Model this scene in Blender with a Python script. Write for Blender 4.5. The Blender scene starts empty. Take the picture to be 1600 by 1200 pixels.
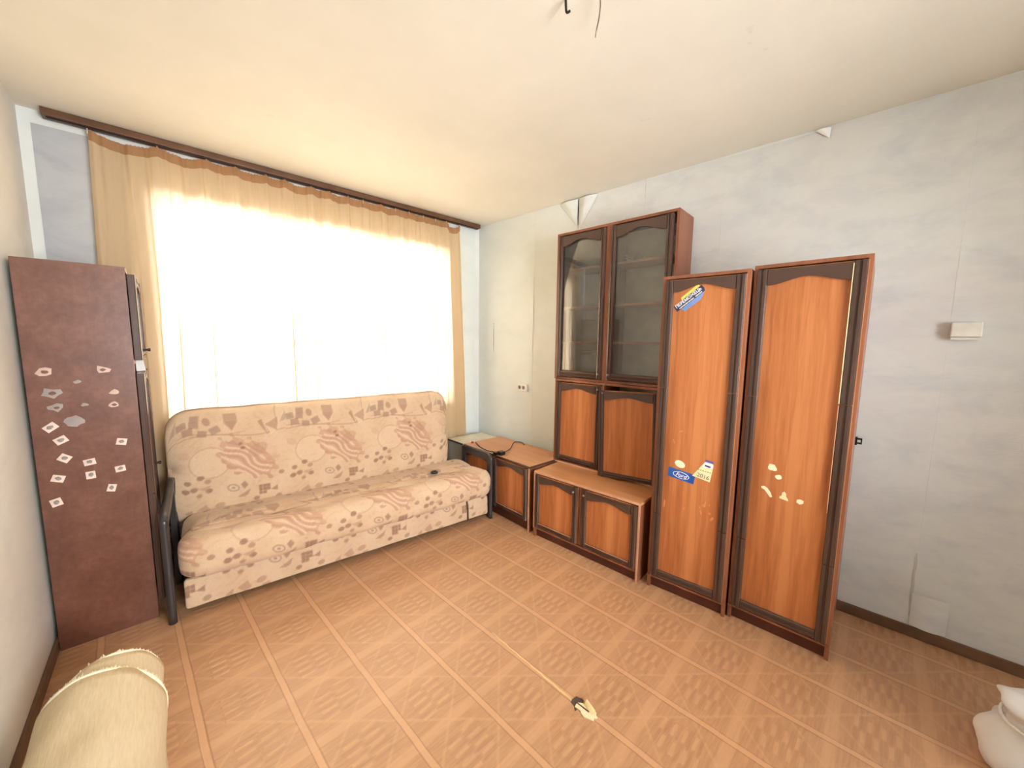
import bpy, bmesh, math, random
import numpy as np
from mathutils import Vector, Matrix

random.seed(7)
R = math.radians
SC = bpy.context.scene
COL = SC.collection

# ------------------------------------------------------------------ camera
F_PX, YAW, PITCH, ROLL, CAM_H = 592.3, 0.74165, 0.11253, 0.01197, 1.403
fw = Vector((math.sin(YAW)*math.cos(PITCH), math.cos(YAW)*math.cos(PITCH), -math.sin(PITCH)))
rt = fw.cross(Vector((0, 0, 1))).normalized()
up = rt.cross(fw)
rt2 = rt*math.cos(ROLL) + up*math.sin(ROLL)
up2 = up*math.cos(ROLL) - rt*math.sin(ROLL)
cd = bpy.data.cameras.new('camera')
cd.sensor_width = 36.0
cd.lens = F_PX/1600*36.0
cd.clip_start = 0.02
cam = bpy.data.objects.new('camera', cd)
COL.objects.link(cam)
mw = Matrix((rt2, up2, -fw)).transposed().to_4x4()
mw.translation = Vector((0, 0, CAM_H))
cam.matrix_world = mw
SC.camera = cam

# ------------------------------------------------------------------ light, exposure
SC.view_settings.view_transform = 'Standard'
SC.view_settings.look = 'None'
SC.view_settings.gamma = 1.0
SC.view_settings.use_curve_mapping = False
SC.view_settings.exposure = 1.4
w = bpy.data.worlds.new('sky')
SC.world = w
w.use_nodes = True
bg = w.node_tree.nodes['Background']
bg.inputs[0].default_value = (0.97, 0.985, 1.0, 1)
bg.inputs[1].default_value = 12.0


def area(name, loc, rot, sx, sy, power, col, portal=False):
    l = bpy.data.lights.new(name, 'AREA')
    l.shape = 'RECTANGLE'
    l.size, l.size_y = sx, sy
    l.energy = power
    l.color = col
    l.cycles.is_portal = portal
    o = bpy.data.objects.new(name, l)
    o.location = loc
    o.rotation_euler = rot
    COL.objects.link(o)
    return o


# window daylight (portals only guide the sky's light through the window and the added rear opening)
area('window_portal', (0.98, 3.20, 1.525), (R(-90), 0, 0), 1.96, 1.35, 1, (1, 1, 1), True)
area('rear_fill_portal', (1.00, -1.70, 1.45), (R(90), 0, 0), 1.6, 1.5, 1, (1, 1, 1), True)


# ------------------------------------------------------------------ colours / nodes
def srgb(r, g, b):
    def f(c):
        c /= 255
        return c/12.92 if c <= 0.04045 else ((c+0.055)/1.055)**2.4
    return (f(r), f(g), f(b), 1)


class NT:
    def __init__(s, name):
        s.m = bpy.data.materials.new(name)
        s.m.use_nodes = True
        s.t = s.m.node_tree
        s.b = s.t.nodes['Principled BSDF']

    def n(s, typ, **kw):
        nd = s.t.nodes.new(typ)
        for k, v in kw.items():
            setattr(nd, k, v)
        return nd

    def link(s, a, b):
        s.t.links.new(a, b)

    def put(s, sock, v):
        if isinstance(v, bpy.types.NodeSocket):
            s.link(v, sock)
        else:
            sock.default_value = v

    def math(s, op, a, b=0.0, c=0.0):
        nd = s.n('ShaderNodeMath', operation=op)
        s.put(nd.inputs[0], a)
        s.put(nd.inputs[1], b)
        s.put(nd.inputs[2], c)
        return nd.outputs[0]

    def coords(s, scale=(1, 1, 1), rot=(0, 0, 0), kind='Object', loc=(0, 0, 0)):
        tc = s.n('ShaderNodeTexCoord')
        mp = s.n('ShaderNodeMapping')
        mp.inputs['Scale'].default_value = scale
        mp.inputs['Rotation'].default_value = rot
        mp.inputs['Location'].default_value = loc
        s.link(tc.outputs[kind], mp.inputs[0])
        return mp.outputs[0]

    def noise(s, vec, scale, detail=4, rough=0.55, dist=0.0):
        nd = s.n('ShaderNodeTexNoise')
        s.link(vec, nd.inputs['Vector'])
        nd.inputs['Scale'].default_value = scale
        nd.inputs['Detail'].default_value = detail
        nd.inputs['Roughness'].default_value = rough
        nd.inputs['Distortion'].default_value = dist
        return nd.outputs['Fac']

    def ramp(s, fac, stops):
        nd = s.n('ShaderNodeValToRGB')
        s.link(fac, nd.inputs[0])
        e = nd.color_ramp.elements
        while len(e) < len(stops):
            e.new(0.5)
        for i, (p, c) in enumerate(stops):
            e[i].position = p
            e[i].color = c
        return nd.outputs[0]

    def mix(s, fac, a, b):
        nd = s.n('ShaderNodeMix', data_type='RGBA')
        s.put(nd.inputs[0], fac)
        s.put(nd.inputs[6], a)
        s.put(nd.inputs[7], b)
        return nd.outputs[2]

    def bump(s, h, strength=0.2, dist=0.01):
        nd = s.n('ShaderNodeBump')
        nd.inputs['Strength'].default_value = strength
        nd.inputs['Distance'].default_value = dist
        s.link(h, nd.inputs['Height'])
        s.link(nd.outputs[0], s.b.inputs['Normal'])

    def base(s, c):
        s.put(s.b.inputs['Base Color'], c)
        return s

    def rough(s, v, spec=0.5):
        s.put(s.b.inputs['Roughness'], v)
        s.b.inputs['Specular IOR Level'].default_value = spec
        return s


def plain(name, c, rough=0.5, spec=0.5, metal=0.0, var=0.08, scale=8):
    n = NT(name)
    v = n.noise(n.coords(), scale, 3)
    d = tuple(max(0, x*(1-var*2)) for x in c[:3])+(1,)
    l = tuple(min(1, x*(1+var*2)) for x in c[:3])+(1,)
    n.base(n.ramp(v, [(0.3, d), (0.7, l)])).rough(rough, spec)
    n.b.inputs['Metallic'].default_value = metal
    return n.m


def wood(name, dark, mid, light, rough=0.35, spec=0.5, sc=(14, 14, 0.7), coat=0.0, bands=(5, 5, 0.25), bump=True):
    n = NT(name)
    v = n.noise(n.coords(sc), 3.0, 6, 0.6, 0.4)
    v2 = n.noise(n.coords(bands), 1.6, 2, 0.5, 0.3)
    v3 = n.noise(n.coords((90, 90, 3)), 2.0, 3, 0.6)
    f = n.math('ADD', n.math('MULTIPLY', v, 0.45), n.math('MULTIPLY', v2, 0.55))
    f = n.math('ADD', f, n.math('MULTIPLY', n.math('SUBTRACT', v3, 0.5), 0.12))
    n.base(n.ramp(f, [(0.36, dark), (0.5, mid), (0.64, light)]))
    n.rough(n.math('ADD', n.math('MULTIPLY', v, 0.15 if bump else 0.02), rough-0.07 if bump else rough), spec)
    n.b.inputs['Coat Weight'].default_value = coat
    n.b.inputs['Coat Roughness'].default_value = 0.25
    if bump:
        n.bump(v3, 0.06, 0.002)
    return n.m


M = {}
M['panel'] = wood('orange_veneer', srgb(150, 86, 46), srgb(182, 110, 62), srgb(202, 131, 80), 0.36, 0.45)
M['panel_side'] = wood('brown_veneer_horizontal', srgb(100, 60, 46), srgb(112, 70, 54), srgb(124, 80, 64), 0.33, 0.7, (2, 14, 14), bands=(1, 5, 5))
M['carcass'] = wood('brown_carcass', srgb(120, 70, 46), srgb(140, 84, 56), srgb(158, 100, 70), 0.36, 0.5)
M['top'] = wood('light_worn_top', srgb(186, 126, 82), srgb(198, 140, 94), srgb(206, 150, 104), 0.33, 0.6, (0.7, 7, 7), bands=(0.4, 3, 3), bump=False)
M['dark'] = plain('dark_moulding', srgb(80, 58, 48), 0.24, 0.6, 0, 0.04, 5)
M['edge'] = plain('worn_edge_and_highlight', srgb(200, 150, 118), 0.5)
M['inside'] = plain('cabinet_inside', srgb(150, 128, 110), 0.5)
M['back'] = plain('cabinet_back_board', srgb(218, 214, 200), 0.6)
M['metal'] = plain('tarnished_metal', srgb(150, 140, 130), 0.3, 0.5, 0.9)
M['darkmetal'] = plain('dark_metal', srgb(48, 38, 34), 0.35, 0.5, 0.6)
M['white'] = plain('white_plastic', srgb(226, 224, 214), 0.45)
M['paint'] = plain('white_wall_paint', srgb(222, 226, 224), 0.7, 0.3, 0, 0.03, 3)
M['paper'] = plain('white_paper', srgb(250, 248, 242), 0.8, 0.2)
M['residue'] = plain('paper_residue', srgb(205, 178, 165), 0.8, 0.2)
M['residue_white'] = plain('cream_residue', srgb(250, 232, 196), 0.8, 0.2)
M['residue_grey'] = plain('grey_residue', srgb(160, 150, 145), 0.7, 0.2)
M['black'] = plain('black_plastic', srgb(26, 24, 24), 0.35)
M['armblack'] = plain('black_lacquer', srgb(58, 54, 54), 0.3, 0.6, 0, 0.1, 3)
M['red'] = plain('red_plastic', srgb(170, 60, 55), 0.45)
M['cable'] = plain('grey_brown_cable', srgb(74, 60, 52), 0.5)
M['brownpaint'] = plain('brown_painted_baseboard', srgb(112, 84, 62), 0.45, 0.5, 0, 0.1)
M['rail'] = wood('dark_curtain_rail', srgb(84, 54, 32), srgb(98, 64, 40), srgb(112, 76, 50), 0.4, 0.5, (0.7, 14, 14))
M['greybox'] = plain('pale_grey_box', srgb(150, 152, 150), 0.5)
M['paletop'] = plain('pale_box_top', srgb(205, 200, 180), 0.4)
M['crack'] = plain('dark_gap', srgb(96, 78, 62), 0.9)
M['navy'] = plain('navy_print', srgb(52, 52, 84), 0.4)
M['lightblue'] = plain('light_blue_print', srgb(112, 142, 196), 0.4)
M['yellow'] = plain('yellow_print', srgb(246, 214, 96), 0.4)
M['blue'] = plain('blue_print', srgb(30, 92, 172), 0.35)
M['whiteprint'] = plain('white_print', srgb(245, 245, 250), 0.4)
M['cream'] = plain('cream_print_and_highlight', srgb(238, 226, 176), 0.5)
M['purple'] = plain('purple_print', srgb(110, 100, 165), 0.4)
M['greyprint'] = plain('grey_print', srgb(140, 132, 124), 0.5)
M['stickerpaper'] = plain('sticker_paper', srgb(226, 206, 192), 0.5)
M['fringe'] = plain('cream_fringe', srgb(252, 240, 212), 0.9, 0.2)
M['bag'] = plain('white_cloth', srgb(225, 222, 220), 0.85, 0.2, 0, 0.03)


def mk_wallpaper(name, c0, c1, c2, c3, bumpy=0.15):
    n = NT(name)
    co = n.coords((1, 1, 1.6))
    big = n.noise(co, 3.2, 5, 0.6, 0.6)
    big2 = n.noise(n.coords((1, 1, 2.2), loc=(3, 5, 1)), 5.0, 4, 0.6, 0.4)
    tint = n.noise(n.coords(loc=(9, 2, 4)), 1.6, 2)
    a = n.ramp(big, [(0.34, c1), (0.5, c0), (0.68, c0)])
    b = n.ramp(big2, [(0.40, c2), (0.55, c0)])
    col = n.mix(0.5, a, b)
    t2 = n.ramp(tint, [(0.42, (1, 1, 1, 1)), (0.62, c3)])
    nd = n.n('ShaderNodeMix', data_type='RGBA', blend_type='MULTIPLY')
    nd.inputs[0].default_value = 0.8
    n.link(col, nd.inputs[6])
    n.link(t2, nd.inputs[7])
    n.base(nd.outputs[2]).rough(0.75, 0.25)
    fine = n.noise(n.coords((1, 1, 3)), 60, 4, 0.6)
    n.bump(n.math('ADD', fine, n.math('MULTIPLY', big, 0.1)), bumpy, 0.006)
    return n.m


M['wallpaper'] = mk_wallpaper('blotchy_wallpaper', srgb(222, 225, 222), srgb(203, 208, 210), srgb(211, 214, 215), srgb(252, 247, 246))
M['wallpaper_plain'] = mk_wallpaper('plain_wallpaper', srgb(221, 227, 224), srgb(214, 221, 219), srgb(217, 223, 221), srgb(252, 250, 246), 0.12)
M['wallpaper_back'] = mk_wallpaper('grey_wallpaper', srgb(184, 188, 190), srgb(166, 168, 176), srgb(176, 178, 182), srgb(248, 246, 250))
M['wallpaper_left'] = mk_wallpaper('left_wallpaper', srgb(222, 222, 216), srgb(214, 214, 210), srgb(216, 216, 212), srgb(255, 250, 248), 0.08)


def mk_ceiling():
    n = NT('cream_ceiling')
    v = n.noise(n.coords(), 0.9, 4, 0.6)
    v2 = n.noise(n.coords((1, 1, 1), loc=(4, 1, 0)), 7, 4, 0.7)
    c = n.ramp(v, [(0.3, srgb(225, 221, 208)), (0.6, srgb(235, 231, 218))])
    spots = n.ramp(v2, [(0.68, (0, 0, 0, 1)), (0.8, (0.35, 0.35, 0.35, 1))])
    n.base(n.mix(spots, c, srgb(196, 186, 168))).rough(0.85, 0.2)
    n.bump(n.noise(n.coords(), 40, 3), 0.08, 0.004)
    return n.m


M['ceiling'] = mk_ceiling()

TILE = 0.258
FLOOR_ROT = 0.0674


def mk_floor():
    """linoleum printed with square tiles of little parquet bars"""
    n = NT('printed_linoleum')
    wob = n.noise(n.coords(), 6, 3)
    co = n.coords()
    sp = n.n('ShaderNodeSeparateXYZ')
    n.link(co, sp.inputs[0])
    x, y = sp.outputs[0], sp.outputs[1]
    ca, sa = math.cos(FLOOR_ROT), math.sin(FLOOR_ROT)
    a = n.math('ADD', n.math('MULTIPLY', x, ca), n.math('MULTIPLY', y, sa))
    b = n.math('ADD', n.math('MULTIPLY', x, -sa), n.math('MULTIPLY', y, ca))
    w2 = n.math('MULTIPLY', n.math('SUBTRACT', wob, 0.5), 0.06)
    a = n.math('ADD', n.math('DIVIDE', n.math('SUBTRACT', a, 0.118), TILE), n.math('MULTIPLY', w2, 0.5))
    b = n.math('ADD', n.math('DIVIDE', n.math('SUBTRACT', b, 0.771), TILE), w2)
    fa = n.math('SUBTRACT', n.math('FRACT', a), 0.5)
    fb = n.math('SUBTRACT', n.math('FRACT', b), 0.5)
    A, B = n.math('ABSOLUTE', fa), n.math('ABSOLUTE', fb)

    def step(v, lo, hi):
        nd = n.n('ShaderNodeMapRange', interpolation_type='SMOOTHSTEP')
        n.link(v, nd.inputs[0])
        nd.inputs[1].default_value = lo
        nd.inputs[2].default_value = hi
        return nd.outputs[0]
    bandA = step(A, 0.452, 0.468)
    bandA_edge = n.math('MULTIPLY', step(A, 0.438, 0.450), n.math('SUBTRACT', 1.0, bandA))
    bandB = step(B, 0.40, 0.45)
    # diamond and bars
    dm = n.math('ADD', A, B)
    diam = n.math('MULTIPLY', step(dm, 0.46, 0.49), n.math('SUBTRACT', 1.0, step(dm, 0.51, 0.55)))
    inner = n.math('SUBTRACT', 1.0, step(n.math('MAXIMUM', n.math('MULTIPLY', A, 1.0), B), 0.27, 0.31))
    # rounded bars in two columns, running along a
    col_off = n.math('MULTIPLY', n.math('GREATER_THAN', fa, 0.0), 0.5)
    bar = n.math('SINE', n.math('MULTIPLY', n.math('ADD', n.math('MULTIPLY', fb, 7.0), col_off), 6.283))
    colm = n.math('ABSOLUTE', n.math('SUBTRACT', A, 0.14))
    barmask = n.math('MULTIPLY', step(bar, 0.1, 0.8), n.math('SUBTRACT', 1.0, step(colm, 0.09, 0.12)))
    bars = n.math('MULTIPLY', barmask, inner)
    bar_d = n.math('MULTIPLY', n.math('MULTIPLY', n.math('SUBTRACT', 1.0, step(bar, -0.8, -0.1)), inner), 0.8)
    grain = n.noise(n.coords((3, 40, 1)), 3.0, 5, 0.65)
    big = n.noise(n.coords(), 1.6, 3)
    basec = n.ramp(grain, [(0.3, srgb(180, 134, 96)), (0.7, srgb(204, 157, 116))])
    basec = n.mix(n.math('MULTIPLY', step(big, 0.35, 0.7), 0.35), basec, srgb(200, 154, 120))
    light, dark = srgb(216, 168, 126), srgb(146, 98, 68)
    c = n.mix(n.math('MULTIPLY', diam, 0.35), basec, light)
    c = n.mix(n.math('MULTIPLY', bars, 0.45), c, light)
    c = n.mix(n.math('MULTIPLY', bar_d, 0.22), c, dark)
    c = n.mix(n.math('MULTIPLY', bandB, 0.5), c, light)
    c = n.mix(n.math('MULTIPLY', bandA_edge, 0.45), c, dark)
    c = n.mix(n.math('MULTIPLY', bandA, 0.75), c, light)
    n.base(c)
    rn = n.noise(n.coords((3, 3, 1)), 4, 4, 0.7)
    n.rough(n.math('ADD', n.math('MULTIPLY', rn, 0.16), 0.26), 0.8)
    h = n.math('ADD', n.math('MULTIPLY', bars, 0.6), n.math('ADD', n.math('MULTIPLY', bandA, -0.5), n.math('MULTIPLY', grain, 0.5)))
    h = n.math('ADD', h, n.math('MULTIPLY', n.noise(n.coords(), 12, 3), 1.6))
    n.bump(h, 0.28, 0.004)
    return n.m


M['floor'] = mk_floor()
M['seam'] = plain('exposed_seam', srgb(236, 206, 150), 0.7)
M['underlay'] = plain('torn_underlay', srgb(240, 222, 180), 0.85)


def mk_curtain(name, diff, trans, transp):
    n = NT(name)
    t = n.t
    t.nodes.remove(n.b)
    out = [x for x in t.nodes if x.type == 'OUTPUT_MATERIAL'][0]
    weave = n.noise(n.coords((60, 60, 60)), 8, 2)
    cd_ = n.mix(n.math('MULTIPLY', weave, 0.25), diff, tuple(x*0.85 for x in diff[:3])+(1,))
    d = n.n('ShaderNodeBsdfDiffuse')
    n.link(cd_, d.inputs[0])
    tr = n.n('ShaderNodeBsdfTranslucent')
    tr.inputs[0].default_value = trans
    tp = n.n('ShaderNodeBsdfTransparent')
    tp.inputs[0].default_value = (1, 0.96, 0.86, 1)
    m1 = n.n('ShaderNodeMixShader')
    m1.inputs[0].default_value = 0.6
    n.link(d.outputs[0], m1.inputs[1])
    n.link(tr.outputs[0], m1.inputs[2])
    m2 = n.n('ShaderNodeMixShader')
    m2.inputs[0].default_value = transp
    n.link(m1.outputs[0], m2.inputs[1])
    n.link(tp.outputs[0], m2.inputs[2])
    n.link(m2.outputs[0], out.inputs[0])
    return n.m


M['curtain'] = mk_curtain('cream_curtain_cloth', srgb(250, 222, 182), srgb(224, 206, 180), 0.015)
M['tape'] = mk_curtain('tan_heading_tape', srgb(206, 166, 126), srgb(200, 150, 105), 0.0)


def mk_glass(name, tint, haze=0.0):
    n = NT(name)
    t = n.t
    t.nodes.remove(n.b)
    out = [x for x in t.nodes if x.type == 'OUTPUT_MATERIAL'][0]
    fr = n.n('ShaderNodeFresnel')
    fr.inputs[0].default_value = 1.7
    tp = n.n('ShaderNodeBsdfTransparent')
    tp.inputs[0].default_value = tint
    gl = n.n('ShaderNodeBsdfGlossy')
    gl.inputs['Roughness'].default_value = 0.01
    mx = n.n('ShaderNodeMixShader')
    n.link(fr.outputs[0], mx.inputs[0])
    n.link(tp.outputs[0], mx.inputs[1])
    n.link(gl.outputs[0], mx.inputs[2])
    if haze:  # pale diffuse veil mixed in for bright reflections on the panes
        df = n.n('ShaderNodeBsdfDiffuse')
        df.inputs[0].default_value = (.62, .60, .56, 1)
        mx2 = n.n('ShaderNodeMixShader')
        mx2.inputs[0].default_value = haze
        n.link(mx.outputs[0], mx2.inputs[1])
        n.link(df.outputs[0], mx2.inputs[2])
        mx = mx2
    n.link(mx.outputs[0], out.inputs[0])
    return n.m


M['glass'] = mk_glass('cabinet_glass', (0.95, 0.96, 0.95, 1), 0.06)
M['window_glass'] = mk_glass('window_glass', (0.97, 0.98, 0.98, 1))

n = NT('sofa_print_fabric')
vc = n.n('ShaderNodeVertexColor', layer_name='print')
wv = n.noise(n.coords((1, 1, 1)), 220, 2)
nd = n.n('ShaderNodeMix', data_type='RGBA', blend_type='MULTIPLY')
nd.inputs[0].default_value = 0.25
n.link(vc.outputs[0], nd.inputs[6])
n.link(wv, nd.inputs[7])
n.base(nd.outputs[2]).rough(0.85, 0.25)
n.b.inputs['Sheen Weight'].default_value = 0.2
n.bump(n.noise(n.coords(), 300, 2), 0.15, 0.001)
M['sofa'] = n.m

n = NT('cream_rug_cloth')
v = n.noise(n.coords((30, 3, 30)), 6, 5, 0.7)
n.base(n.ramp(v, [(0.3, srgb(214, 196, 162)), (0.7, srgb(230, 214, 182))])).rough(0.95, 0.2)
n.bump(v, 0.25, 0.004)
M['rug'] = n.m


# ------------------------------------------------------------------ object helpers
def obj(name, verts, faces, m, parent=None, smooth=False, loc=None, rot=None):
    me = bpy.data.meshes.new(name)
    me.from_pydata([tuple(v) for v in verts], [], faces)
    me.update()
    if smooth:
        me.polygons.foreach_set('use_smooth', [True]*len(me.polygons))
    me.materials.append(m)
    o = bpy.data.objects.new(name, me)
    COL.objects.link(o)
    if parent:
        o.parent = parent
    if loc:
        o.location = loc
    if rot:
        o.rotation_euler = rot
    return o


def bm_obj(name, bm, m, parent=None, smooth=False, loc=None, rot=None, autos=False):
    me = bpy.data.meshes.new(name)
    bmesh.ops.recalc_face_normals(bm, faces=bm.faces)
    bm.to_mesh(me)
    bm.free()
    if smooth:
        me.polygons.foreach_set('use_smooth', [True]*len(me.polygons))
    me.materials.append(m)
    o = bpy.data.objects.new(name, me)
    COL.objects.link(o)
    if parent:
        o.parent = parent
    if loc:
        o.location = loc
    if rot:
        o.rotation_euler = rot
    return o


def add_box(bm, x0, x1, y0, y1, z0, z1, bev=0.0):
    r = bmesh.ops.create_cube(bm, size=1)
    vs = r['verts']
    for v in vs:
        v.co = Vector(((x0+x1)/2+v.co.x*(x1-x0), (y0+y1)/2+v.co.y*(y1-y0), (z0+z1)/2+v.co.z*(z1-z0)))
    if bev > 0:
        es = set()
        for v in vs:
            es.update(v.link_edges)
        bmesh.ops.bevel(bm, geom=list(es), offset=bev, segments=2, affect='EDGES', profile=0.6)


def box(name, x0, x1, y0, y1, z0, z1, m, parent=None, bev=0.0015, **k):
    bm = bmesh.new()
    add_box(bm, x0, x1, y0, y1, z0, z1, bev)
    return bm_obj(name, bm, m, parent, **k)


def prism(name, pts, axis, a0, a1, m, parent=None, **k):
    """extrude the polygon pts along an axis; pts are the other two coordinates in order"""
    def v(p, a):
        if axis == 'x':
            return (a, p[0], p[1])
        if axis == 'y':
            return (p[0], a, p[1])
        return (p[0], p[1], a)
    N = len(pts)
    bm = bmesh.new()
    A = [bm.verts.new(v(p, a0)) for p in pts]
    B = [bm.verts.new(v(p, a1)) for p in pts]
    bm.faces.new(A)
    bm.faces.new(B)
    for i in range(N):
        bm.faces.new((A[i], A[(i+1) % N], B[(i+1) % N], B[i]))
    return bm_obj(name, bm, m, parent, **k)


def tube(name, pts, r, m, parent=None, seg=8, closed=False, **k):
    pts = [Vector(p) for p in pts]
    rr = r if isinstance(r, (list, tuple)) else [r]*len(pts)
    bm = bmesh.new()
    rings = []
    N = len(pts)
    prev = None
    for i, p in enumerate(pts):
        if closed:
            d = pts[(i+1) % N]-pts[i-1]
        else:
            d = pts[min(i+1, N-1)]-pts[max(i-1, 0)]
        d.normalize()
        if prev is None:
            a = d.orthogonal().normalized()
        else:
            a = (prev-d*prev.dot(d)).normalized()
        prev = a
        b = d.cross(a)
        rings.append([bm.verts.new(p+(a*math.cos(2*math.pi*j/seg)+b*math.sin(2*math.pi*j/seg))*rr[i]) for j in range(seg)])
    for i in range(N if closed else N-1):
        A, B = rings[i], rings[(i+1) % N]
        for j in range(seg):
            bm.faces.new((A[j], A[(j+1) % seg], B[(j+1) % seg], B[j]))
    if not closed:
        bm.faces.new(rings[0])
        bm.faces.new(rings[-1])
    return bm_obj(name, bm, m, parent, smooth=True, **k)


def smooth_path(pts, n=6):
    out = []
    P = [Vector(p) for p in pts]
    P = [P[0]]+P+[P[-1]]
    for i in range(1, len(P)-2):
        for j in range(n):
            t = j/n
            a, b, c, d = P[i-1], P[i], P[i+1], P[i+2]
            out.append(0.5*((2*b)+(c-a)*t+(2*a-5*b+4*c-d)*t*t+(3*b-a-3*c+d)*t**3))
    out.append(P[-2])
    return out


def thing(name, label, cat, loc=(0, 0, 0), rz=0.0, group=None):
    o = bpy.data.objects.new(name, None)
    COL.objects.link(o)
    o.empty_display_size = 0.1
    o.location = loc
    o.rotation_euler = (0, 0, rz)
    return tag(o, label, cat, group)


def tag(o, label, cat, group=None):
    o['label'] = label
    o['category'] = cat
    if group:
        o['group'] = group
    return o


def structure(o):
    o['kind'] = 'structure'
    return o


# ------------------------------------------------------------------ room shell
XL, D, XR, AR, H = -0.449, 3.0555, 2.3404, 0.08073, 2.5
YB = -1.6
tv = Vector((math.sin(AR), -math.cos(AR), 0))      # along the right wall, towards the camera
nv = Vector((math.cos(AR), math.sin(AR), 0))       # into the right wall
C0 = Vector((XR, D, 0))
RZW = -math.pi/2+AR                                 # local X along tv, local Y into the wall
LEN = (D-YB)/math.cos(AR)


def wp(u, v, z):
    return C0+tv*u-nv*v+Vector((0, 0, z))


far = wp(LEN, 0, 0)
fl = structure(obj('floor', [(XL-.1, YB-.1, -.05), (far.x+.1, YB-.1, -.05), (XR+.1, D+.1, -.05), (XL-.1, D+.1, -.05),
                             (XL-.1, YB-.1, 0), (far.x+.1, YB-.1, 0), (XR+.1, D+.1, 0), (XL-.1, D+.1, 0)],
                   [(3, 2, 1, 0), (4, 5, 6, 7), (0, 1, 5, 4), (1, 2, 6, 5), (2, 3, 7, 6), (3, 0, 4, 7)], M['floor']))
ce = structure(obj('ceiling', [(XL-.1, YB-.1, H), (far.x+.1, YB-.1, H), (XR+.1, D+.1, H), (XL-.1, D+.1, H),
                               (XL-.1, YB-.1, H+.08), (far.x+.1, YB-.1, H+.08), (XR+.1, D+.1, H+.08), (XL-.1, D+.1, H+.08)],
                   [(3, 2, 1, 0), (4, 5, 6, 7), (0, 1, 5, 4), (1, 2, 6, 5), (2, 3, 7, 6), (3, 0, 4, 7)], M['ceiling']))
box_ = lambda *a, **k: structure(box(*a, **k))
wl = box_('wall_left', XL-.12, XL, YB-.1, D+.2, 0, H, M['wallpaper_left'], bev=0)
# right wall in its own frame
wr = structure(box('wall_right', 0, LEN+.1, 0, .12, 0, H, M['paint'], bev=0, loc=C0, rot=(0, 0, RZW)))
# window wall with its opening
WX0, WX1, WZ0, WZ1 = 0.0, 1.96, 0.85, 2.20
bm = bmesh.new()
add_box(bm, XL, WX0, D, D+.25, 0, H)
add_box(bm, WX1, XR+.3, D, D+.25, 0, H)
add_box(bm, WX0, WX1, D, D+.25, 0, WZ0)
add_box(bm, WX0, WX1, D, D+.25, WZ1, H)
wb = structure(bm_obj('wall_back', bm, M['paint']))
# rear wall (behind the camera) with an opening added for fill light
bm = bmesh.new()
add_box(bm, XL-.1, 0.20, YB-.15, YB, 0, H)
add_box(bm, 1.80, far.x+.2, YB-.15, YB, 0, H)
add_box(bm, 0.2, 1.80, YB-.15, YB, 0, 0.70)
add_box(bm, 0.2, 1.80, YB-.15, YB, 2.20, H)
wf = structure(bm_obj('wall_front', bm, M['wallpaper_left']))


def window(idx, x0, x1, z0, z1, y, mull, face):
    bm = bmesh.new()
    f = .05
    add_box(bm, x0, x1, y-.03, y+.03, z0, z0+f, .003)
    add_box(bm, x0, x1, y-.03, y+.03, z1-f, z1, .003)
    add_box(bm, x0, x0+f, y-.03, y+.03, z0+f, z1-f, .003)
    add_box(bm, x1-f, x1, y-.03, y+.03, z0+f, z1-f, .003)
    wd = structure(bm_obj('window_%d' % idx, bm, M['white']))
    xs = [x0+f]+mull+[x1-f]
    for mx in mull:
        box('mullion', mx-.03, mx+.03, y-.03, y+.03, z0+f, z1-f, M['white'], wd, .003)
    for i in range(len(xs)-1):
        a = xs[i]+(.03 if i else 0)
        b = xs[i+1]-(.03 if i < len(xs)-2 else 0)
        box('pane', a, b, y-.003, y+.003, z0+f, z1-f, M['window_glass'], wd, 0)
    return wd


w1 = window(1, WX0, WX1, WZ0, WZ1, D+.19, [0.66, 1.32], 1)
box('window_sill', WX0-.05, WX1+.05, D-.012, D+.12, WZ0-.03, WZ0, M['white'], w1, .004)
bm = bmesh.new()  # unseen slab and side wall, added to grade the window light on the curtain
add_box(bm, -.6, 2.8, D+.25, D+1.25, 2.24, 2.42)
add_box(bm, -.42, -.27, D+.25, D+1.15, 0, 2.24)
structure(bm_obj('added_window_shade', bm, plain('window_shade_grey', srgb(120, 118, 112), 0.9)))
w2 = window(2, .2, 1.80, .70, 2.20, YB-.08, [1.0], -1)  # unseen window, added to brighten the room from behind the camera

# wallpaper sheets, each its own strip on the right wall
edges = [0.045, 0.218, 0.71, 1.143, 1.675, 2.155, 2.637, 3.12, 3.62, 4.12, 4.6]
for i in range(len(edges)-1):
    a, b = edges[i]+.0002, edges[i+1]-.0002
    m = M['wallpaper_plain'] if i < 3 else M['wallpaper']
    th = .0012+.0004*(i % 2)
    N = 16
    vs, fs = [], []
    topz = H-.004-.004*(i % 3)
    for k in range(N+1):
        z = 0.05+(topz-.05)*k/N
        for s, x in enumerate((a, (a+b)/2, b)):
            bulge = .0003*math.sin(k*1.3+i*2+s) + .0003
            vs.append((x, -th-(bulge if s != 1 else 0), z))
    for k in range(N):
        for s in range(2):
            q = k*3+s
            fs.append((q, q+1, q+4, q+3))
    # closed edges back to the wall
    base = len(vs)
    for k in range(N+1):
        z = vs[k*3][2]
        vs += [(a, 0, z), (b, 0, z)]
    for k in range(N):
        fs.append((base+2*k, k*3, (k+1)*3, base+2*k+2))
        fs.append((k*3+2, base+2*k+1, base+2*k+3, (k+1)*3+2))
    obj('wallpaper_strip', vs, fs, m, wr, smooth=False)


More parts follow.
